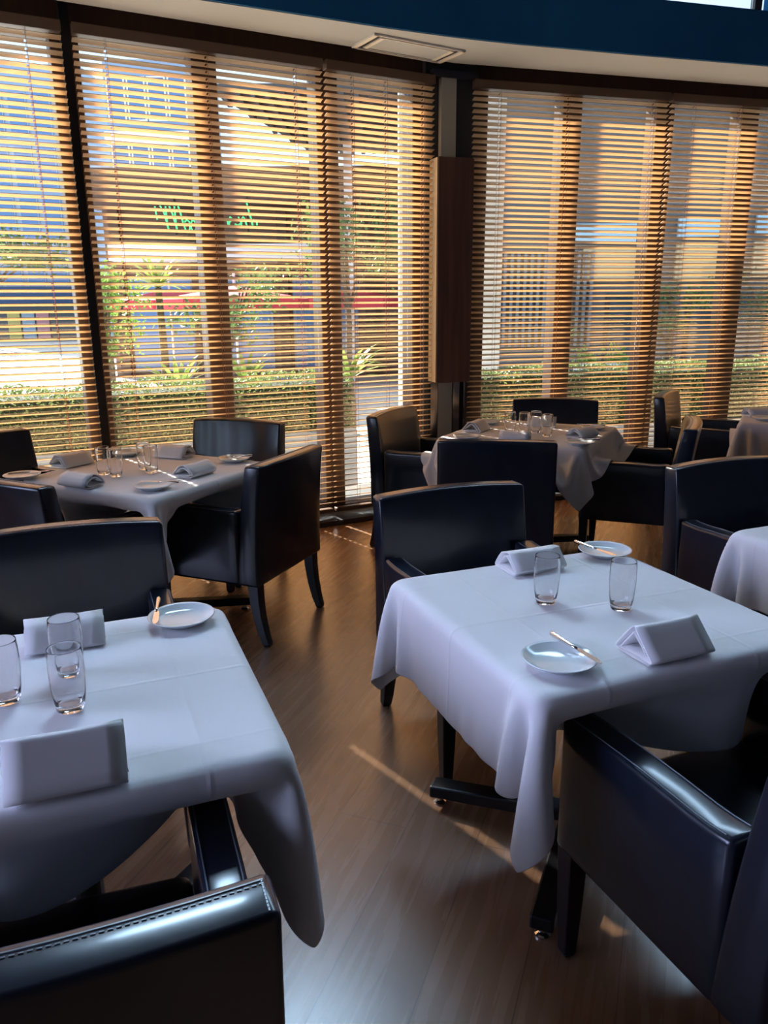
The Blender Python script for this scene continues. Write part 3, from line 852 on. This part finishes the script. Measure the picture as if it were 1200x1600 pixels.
def leaf(mb, c, size, up=None):
    n = Vector((rs.gauss(0, 1), rs.gauss(0, 1), rs.gauss(0.4, 1))).normalized()
    a = n.orthogonal().normalized(); a.rotate(Matrix.Rotation(rs.uniform(0, 6.28), 3, n)); b_ = n.cross(a)
    c = Vector(c); l = size * rs.uniform(.7, 1.3)
    mb.quad([c - a * l, c + b_ * l * .45 + n * l * .1, c + a * l, c - b_ * l * .45 + n * l * .1])

gp = MB(); gp.prism([(-60, -10), (-4.7, -10), (-4.7, 3.2), FL((-4.75, 0.35, 0))[:2], FL((0.86, 0.35, 0))[:2], FR((-0.05, 0.35, 0))[:2], FR((5.4, 0.35, 0))[:2], (6.3, -10), (60, -10), (60, 120), (-60, 120)], GZ - 0.2, GZ)
tag(gp.build('ground', M['paving']), kind='structure')
gp = MB(); gp.prism([FL((-4.75, 0.33, 0))[:2], FL((0.9, 0.33, 0))[:2], FR((5.4, 0.33, 0))[:2], FR((5.4, 1.12, 0))[:2], FL((0.86, 1.05, 0))[:2], FL((-4.75, 1.05, 0))[:2]], GZ, -0.02)
tag(gp.build('ground', M['paving']), kind='structure')

def hedge(F, s0, s1, zb, zt, dens, label, plabel):
    o0, o1 = 1.15, 1.72
    mb = MB(); mb.box((s0, o0 - .06, GZ), (s1, o1 + .06, zb), F)
    tag(mb.build('planter_box', M['conc']), plabel, 'planter')
    e = empty('box_hedge', F((s0, o0, zb)), 0, label, 'hedge')
    off = Vector(F((s0, o0, zb)))
    mb = MB(); mb.box((s0, o0 + .04, zb), (s1, o1 - .04, zt - .05), lambda p: tuple(Vector(F(p)) - off)); mb.build('core', M['hedgecore'], e)
    mb = MB()
    for _ in range(int(dens * (s1 - s0))):
        s = rs.uniform(s0, s1); r = rs.random()
        bump = 0.03 * math.sin(s * 5.1) + 0.02 * math.sin(s * 13)
        if r < .4: p = (s, rs.uniform(o0, o1), zt + bump * .7 + rs.gauss(0, .012))
        elif r < .85: p = (s, o0 + rs.gauss(0, .02) + bump * .5, rs.uniform(zb + .01, zt))
        else: p = (s, o1 + rs.gauss(0, .02), rs.uniform(zb, zt))
        leaf(mb, Vector(F(p)) - off, 0.017)
    mb.build('leaves', M['hedgeleaf'], e, fix=False)
hedge(FL, -4.2, 0.72, 0.46, 0.90, 2600, 'clipped green hedge in a planter outside the left windows', 'grey concrete planter under the hedge outside the left windows')
hedge(FR, 0.15, 5.0, 0.36, 0.89, 2400, 'clipped green hedge in a planter outside the right windows', 'grey concrete planter under the hedge outside the right windows')

# buildings
M['bluewall'] = mat('blue_grey_cladding', (0.24, 0.33, 0.48), 0.6)
M['blueglass'] = mat('blue_office_glass', (0.09, 0.19, 0.40), 0.12, spec=0.8)
M['navy'] = mat('navy_awning', (0.02, 0.05, 0.13), 0.7)
M['white'] = mat('white_paint', (0.80, 0.82, 0.84), 0.6)
M['brick'] = mat('brown_brick', (0.20, 0.12, 0.09), 0.8)
M['brownbeam'] = mat('brown_timber', (0.10, 0.055, 0.04), 0.7)
M['greywall'] = mat('grey_render', (0.12, 0.12, 0.13), 0.8)
M['greybar'] = mat('blue_grey_bars', (0.15, 0.18, 0.22), 0.7)
M['beige'] = mat('beige_panel', (0.50, 0.40, 0.26), 0.7)
M['sky_sign'] = mat('pale_blue_board', (0.42, 0.62, 0.76), 0.6)
M['red'] = mat('red_umbrella_canvas', (0.62, 0.05, 0.07), 0.7)
M['ribbed'] = mat('dark_ribbed_metal', (0.07, 0.075, 0.085), 0.5, 0.3)
M['shop'] = mat('shop_glass', (0.03, 0.05, 0.07), 0.15)
M['yellow'] = mat('yellow_poster', (0.55, 0.50, 0.18), 0.6)
M['pink'] = mat('pink_poster', (0.60, 0.30, 0.36), 0.6)
M['bluep'] = mat('blue_poster', (0.30, 0.45, 0.62), 0.6)

def windows_on(bld, org, x0, x1, y, rows, ncol, m, fm, wfrac=.8):
    step = (x1 - x0) / ncol; proto_ = None
    for z0, z1 in rows:
        for k in range(ncol):
            xa = x0 + step * (k + (1 - wfrac) / 2)
            mb = MB(); ww = step * wfrac
            if proto_ is None or abs(proto_[1] - (z1 - z0)) > 1e-6:
                mb.box((0, -0.06, 0), (ww, 0.0, z1 - z0)); wo = mb.build('window', fm, bld)
                mp_ = MB(); mp_.box((0.06, -0.075, 0.06), (ww - .06, -0.05, z1 - z0 - .06)); mp_.build('pane', m, wo)
                proto_ = (wo, z1 - z0)
            else: wo = copy_tree(proto_[0], bld)
            wo.location = (xa - org[0], y - org[1], z0)
# blue office block far left
e = empty('office_building', (-19, 42.0, GZ), 0, 'blue glass office block seen through the leftmost blind', 'building')
mb = MB(); mb.box((-3.0, 0, 0), (4.4, 7, 13.0)); mb.build('wall', M['bluewall'], e)
windows_on(e, (-19, 42), -21.8, -14.8, 42, [(z, z + 2.0) for z in (2.6, 5.0, 7.4, 9.8)], 6, M['blueglass'], M['bluewall'])
mb = MB(); mb.box((-3.0, -1.6, 1.75), (3.4, 0, 2.7)); mb.build('awning', M['navy'], e)
mb = MB(); mb.box((-2.9, -0.05, 0.1), (3.4, 0.0, 1.75)); mb.build('shopfront', M['shop'], e)
for x, m_, l in ((-0.1, 'yellow', 'yellow'), (0.65, 'bluep', 'pale blue'), (1.4, 'pink', 'pink')):
    mb = MB(); mb.box((x - .35, -0.12, 0.1), (x + .3, -0.05, 1.5)); mb.build('poster', M[m_], e)
# second blue-grey block, white stripes
e = empty('apartment_building', (-10, 34.0, GZ), 0, 'blue grey block with pale columns behind the neon sign, left of the ribbed canopy', 'building')
mb = MB(); mb.box((-0.85, 0, 0), (2.5, 6, 11.0)); mb.build('wall', M['bluewall'], e)
windows_on(e, (-10, 34), -10.8, -7.6, 34, [(z, z + 1.6) for z in (4.6, 6.7, 8.8)], 4, M['blueglass'], M['white'], .9)
mb = MB(); mb.box((-0.85, -0.5, 7.9), (2.5, 0, 8.35)); mb.build('balcony_band', M['white'], e)
# brown restaurant building under the canopy, with the neon sign
e = empty('restaurant_building', (-2.5, 20.0, GZ), 0, 'brown restaurant front behind the umbrellas, under the ribbed canopy', 'building')
mb = MB(); mb.box((-4.2, 0, 0), (3.9, 4, 4.6)); mb.build('wall', M['brick'], e)
mb = MB(); mb.box((-4.3, -1.0, 3.95), (3.95, 0.0, 4.75)); mb.build('fascia_board', M['brownbeam'], e)
for x in (-3.9, -2.0, 0.1, 2.2, 3.75):
    mb = MB(); mb.box((x - .12, -0.2, 0), (x + .12, 0, 4.0)); mb.build('post', M['brownbeam'], e)
for x0 in (-3.7, -1.8, 0.3):
    mb = MB(); mb.box((x0, -0.04, 0.15), (x0 + 1.6, 0, 2.4)); f_ = mb.build('window', M['bluewall'], e)
    mb = MB(); mb.box((x0 + .08, -0.06, 0.25), (x0 + 1.52, -0.03, 2.3)); mb.build('pane', M['blueglass'], f_)
mb = MB(); mb.box((-3.8, -1.05, 2.75), (1.0, 0.0, 3.1)); mb.build('white_band', M['white'], e)
e = empty('ribbed_canopy', (1.0, 14.0, GZ), 0, 'dark ribbed metal canopy roof seen through the top of the middle blinds', 'canopy')
mb = MB(); mb.prism([(-3.75, 0), (-0.2, 0), (-0.2, 5.2), (-2.6, 5.2)], 5.08, 5.2); mb.build('deck', M['ribbed'], e)
for k in range(40):
    x = -3.6 + k * .24
    if x > -0.3: break
    y0 = max(0.02, (x + 3.75) / 1.15 * 0 )
    mb = MB(); mb.box((x, 0.02 if x > -3.5 else .1, 5.0), (x + .08, 5.1 if x > -2.6 else (x + 3.75) / 1.15 * 5.2, 5.08)); mb.build('rib', M['ribbed'], e)
for x in (-1.7, -0.4):
    mb = MB(); mb.box((x - .09, 3.6, 0), (x + .09, 3.78, 5.0)); mb.build('post', M['white'], e)
# neon sign (its letter shapes, as far as the slats show them)
nm = bpy.data.materials.new('green_neon'); nm.use_nodes = True
_b = bsdf(nm); _b.inputs['Base Color'].default_value = (0.05, 0.4, 0.12, 1); _b.inputs['Emission Color'].default_value = (0.10, 1.0, 0.28, 1); _b.inputs['Emission Strength'].default_value = 1.6
e = empty('neon_sign', (-4.0, 18.93, 3.05), 0, 'green neon script sign on the restaurant front', 'sign')
NEON = [[(243.7, 322), (245, 334), (246, 342)], [(252, 321), (258, 333), (263.5, 360), (261.5, 348), (260.5, 322)], [(266.5, 322), (271, 334), (274, 348), (276.5, 360), (275.5, 350), (274.5, 322)],
        [(280.5, 322), (284, 334), (286.5, 347), (290, 358), (294, 361), (297, 356), (297, 346), (293, 343), (289, 346)], [(305.5, 345), (301, 344), (298.5, 350), (299, 356), (303, 361), (307, 357), (307, 350), (305.5, 345)],
        [(346, 339), (349, 342), (350, 347), (351, 353)], [(358.5, 353), (357.5, 345), (362, 339), (367, 342), (360, 347), (360, 352)], [(369, 350), (374, 352), (378, 349), (379, 353)],
        [(375, 339), (376.5, 342), (380, 352), (380, 342), (382.5, 339), (385, 342), (388, 353)], [(389.5, 318), (392.5, 333), (395, 341), (397, 352)], [(397.5, 353), (396.5, 347), (400, 343), (404, 346), (404, 352)]]
for st_ in NEON:
    pts = [(-5.045 + (x - 250) * 0.01430 + 4.0, 0.0, 3.665 - (y - 322) * 0.0140 - 3.05) for x, y in st_]
    mb = MB(); mb.tube(pts, 0.018, 6); mb.build('neon_letter', nm, e)
for x in (-0.7, 0.95):
    mb = MB(); mb.box((x - .015, 0.03, 0.0), (x + .015, 0.075, 0.8)); mb.build('support_rail', M['blackmetal'], e)
# umbrellas
def make_umbrella():
    root = empty('patio_umbrella')
    mb = MB(); n = 8; r = 1.35
    ring = [(r * math.cos(2 * PI * k / n), r * math.sin(2 * PI * k / n)) for k in range(n)]
    for k in range(n):
        a, c = ring[k], ring[(k + 1) % n]
        mb.quad([(0, 0, 2.08), (a[0], a[1], 1.85), (c[0], c[1], 1.85)])
        mb.quad([(a[0], a[1], 1.85), (a[0], a[1], 1.68), (c[0], c[1], 1.68), (c[0], c[1], 1.85)])
    o = mb.build('canopy', M['red'], root); md = o.modifiers.new('s', 'SOLIDIFY'); md.thickness = 0.01
    mb = MB(); mb.tube([(0, 0, 0), (0, 0, 2.3)], 0.025, 10); mb.build('pole', M['white'], root)
    mb = MB(); mb.lathe([(0.3, 0), (0.3, .05), (.04, .09), (.04, .2)], 20); mb.build('base', M['conc'], root)
    return root
u0 = make_umbrella()
for k, (x, y, l) in enumerate([(-4.55, 17.4, 'leftmost red umbrella, seen left of the second mullion'), (-2.65, 14.6, 'large red umbrella seen through the middle of the long left blind'),
                               (-0.75, 17.8, 'red umbrella seen through the narrow blind left of the pillar')]):
    o = u0 if k == 0 else copy_tree(u0)
    o.location = (x, y, GZ); o.rotation_euler = (0, 0, .3 * k); tag(o, l, 'umbrella', 'red umbrellas on the plaza')

# grey building on the right with a slatted screen and beige panels
e = empty('office_building', (6, 16.0, GZ), 0, 'grey building with pale blue boards and beige panels outside the right windows', 'building')
mb = MB(); mb.box((-4.5, 0, 0), (9, 5, 5.6)); mb.build('wall', M['greywall'], e)
for (x0, x1, z0, z1, m_, nme) in ((-2.6, -1.1, 2.85, 3.2, 'sky_sign', 'sign_board'), (-0.3, 0.75, 2.95, 3.3, 'sky_sign', 'sign_board'), (1.2, 2.4, 3.0, 3.35, 'sky_sign', 'sign_board'),
                                 (-2.1, -0.75, 2.15, 2.75, 'beige', 'panel'), (-0.3, 0.8, 2.15, 2.85, 'beige', 'panel'), (1.2, 2.6, 2.2, 2.85, 'beige', 'panel')):
    mb = MB(); mb.box((x0, -0.08, z0), (x1, 0, z1)); mb.build(nme, M[m_], e)
for k in range(16):
    x = -3.9 + k * .13
    mb = MB(); mb.box((x, -0.12, 0.9), (x + .06, 0, 2.7)); mb.build('screen_bar', M['greybar'], e)
for x0 in (-1.6, 0.0, 1.6, 3.2):
    mb = MB(); mb.box((x0, -0.05, 0.3), (x0 + 1.3, 0, 1.9)); f_ = mb.build('window', M['header'], e)
    mb = MB(); mb.box((x0 + .07, -0.07, 0.37), (x0 + 1.23, -0.04, 1.83)); mb.build('pane', M['shop'], f_)
for (x, y, h_, ww, l) in ((1.13, 8.6, 3.7, .13, 'pale square column outside, seen just right of the pillar'), (0.225, 8.6, 3.8, .05, 'slim pale column outside, seen just left of the pillar')):
    mb = MB(); mb.box((x - ww, y, GZ), (x + ww, y + .26, h_)); tag(mb.build('stone_column', M['white'], bevel=.01), l, 'column')
for k, (x, l) in enumerate(((3.75, 'left one of two round white planters outside the right windows'), (4.3, 'right one of two round white planters outside the right windows'))):
    e = empty('round_planter', (x, 14.6, GZ), 0, l, 'planter', 'round white planters on the plaza')
    mb = MB(); mb.lathe([(.12, 0), (.2, .06), (.25, .3), (.24, .62), (.20, .66), (.18, .6), (0, .58)], 24, (0, 0, 0)); mb.build('pot', M['white'], e, smooth=True)
    mb = MB()
    for _ in range(160): leaf(mb, (rs.gauss(0, .1), rs.gauss(0, .1), .68 + abs(rs.gauss(0, .12))), .05)
    mb.build('leaves', M['leaf2'], e, fix=False)

# trees and plants
def tree(x, y, zc, rx_, rz_, n, size, m_, label, trunk=.06):
    e = empty('broadleaf_tree', (x, y, GZ), 0, label, 'tree', 'trees on the plaza')
    mb = MB(); cl = [(rs.gauss(0, .5) * rx_, rs.gauss(0, .5) * rx_, zc - GZ + rs.uniform(-.8, .8) * rz_) for _ in range(14)]
    for _ in range(n):
        c = rs.choice(cl); leaf(mb, (c[0] + rs.gauss(0, .22) * rx_, c[1] + rs.gauss(0, .22) * rx_, c[2] + rs.gauss(0, .2) * rz_), size)
    mb.build('crown', m_, e, fix=False)
    mb = MB(); mb.tube([(0, 0, 0), (.03, 0, (zc - GZ) * .5), (0, .02, zc - GZ)], [trunk, trunk * .8, trunk * .4], 8)
    for c in cl[:6]: mb.tube([(0.02, 0, (zc - GZ) * .6), (c[0] * .6, c[1] * .6, c[2] - .1), c], [trunk * .4, trunk * .25, .008], 6)
    mb.build('trunk', M['bark'], e)
tree(-3.95, 11.5, 1.5, .38, .75, 1500, .045, M['leaf2'], 'bright green slim tree just right of the black gap in the left blinds')
tree(-0.55, 12.5, 2.5, .95, .6, 1800, .05, M['leaf'], 'green tree seen through the narrow blind left of the pillar')
tree(-16.5, 34.0, 3.6, 2.4, 1.1, 1800, .14, M['leaf'], 'dark tree in front of the office block, seen through the leftmost blind', .14)
tree(5.3, 14.8, 1.35, .6, .4, 1000, .05, M['leaf'], 'leafy shrub tree in front of the grey building, left of the rightmost mullion')
tree(7.1, 14.6, 1.5, .8, .6, 1200, .05, M['leaf'], 'leafy shrub tree at the right edge in front of the grey building')
tree(-2.35, 12.1, 1.45, .7, .55, 1200, .05, M['leaf'], 'bushy tree below the large red umbrella')
def palm(x, y, h, nf, L, label, m_='palm', droop=1.0):
    e = empty('palm_plant', (x, y, GZ), 0, label, 'palm', 'palms and spiky plants on the plaza')
    mb = MB()
    if h > .3: mb.tube([(0, 0, 0), (.02, 0, h * .5), (0, 0, h)], [.07, .06, .05], 8); mb.build('trunk', M['bark'], e)
    mb = MB()
    for k in range(nf):
        az = 6.283 * k / nf + rs.uniform(-.2, .2); up = rs.uniform(.15, 1.2); prev = Vector((0, 0, h)); d = Vector((math.cos(az) * math.cos(up), math.sin(az) * math.cos(up), math.sin(up)))
        side = Vector((-math.sin(az), math.cos(az), 0)); pw = .012
        for j in range(5):
            d2 = (d - Vector((0, 0, .28 * j * droop * .6))).normalized(); nx = prev + d2 * L / 5; nw = (.035, .04, .035, .022, .002)[j]
            mb.quad([prev - side * pw, prev + side * pw, nx + side * nw, nx - side * nw]); prev, pw = nx, nw
    mb.build('fronds', M[m_], e, fix=False)
palm(-3.3, 12.0, 2.0, 30, .6, 'yellow green palm seen between the first two mullions')
palm(-2.85, 11.0, .55, 26, .75, 'spiky plant under the leftmost red umbrella')
palm(-1.95, 11.3, .6, 26, .7, 'spiky plant below the large red umbrella')
palm(-0.45, 10.8, .75, 28, .75, 'spiky plant seen through the narrow blind left of the pillar')
palm(3.0, 13.5, 1.1, 18, .5, 'small bright spiky plant in front of the slatted screen', 'leaf2')
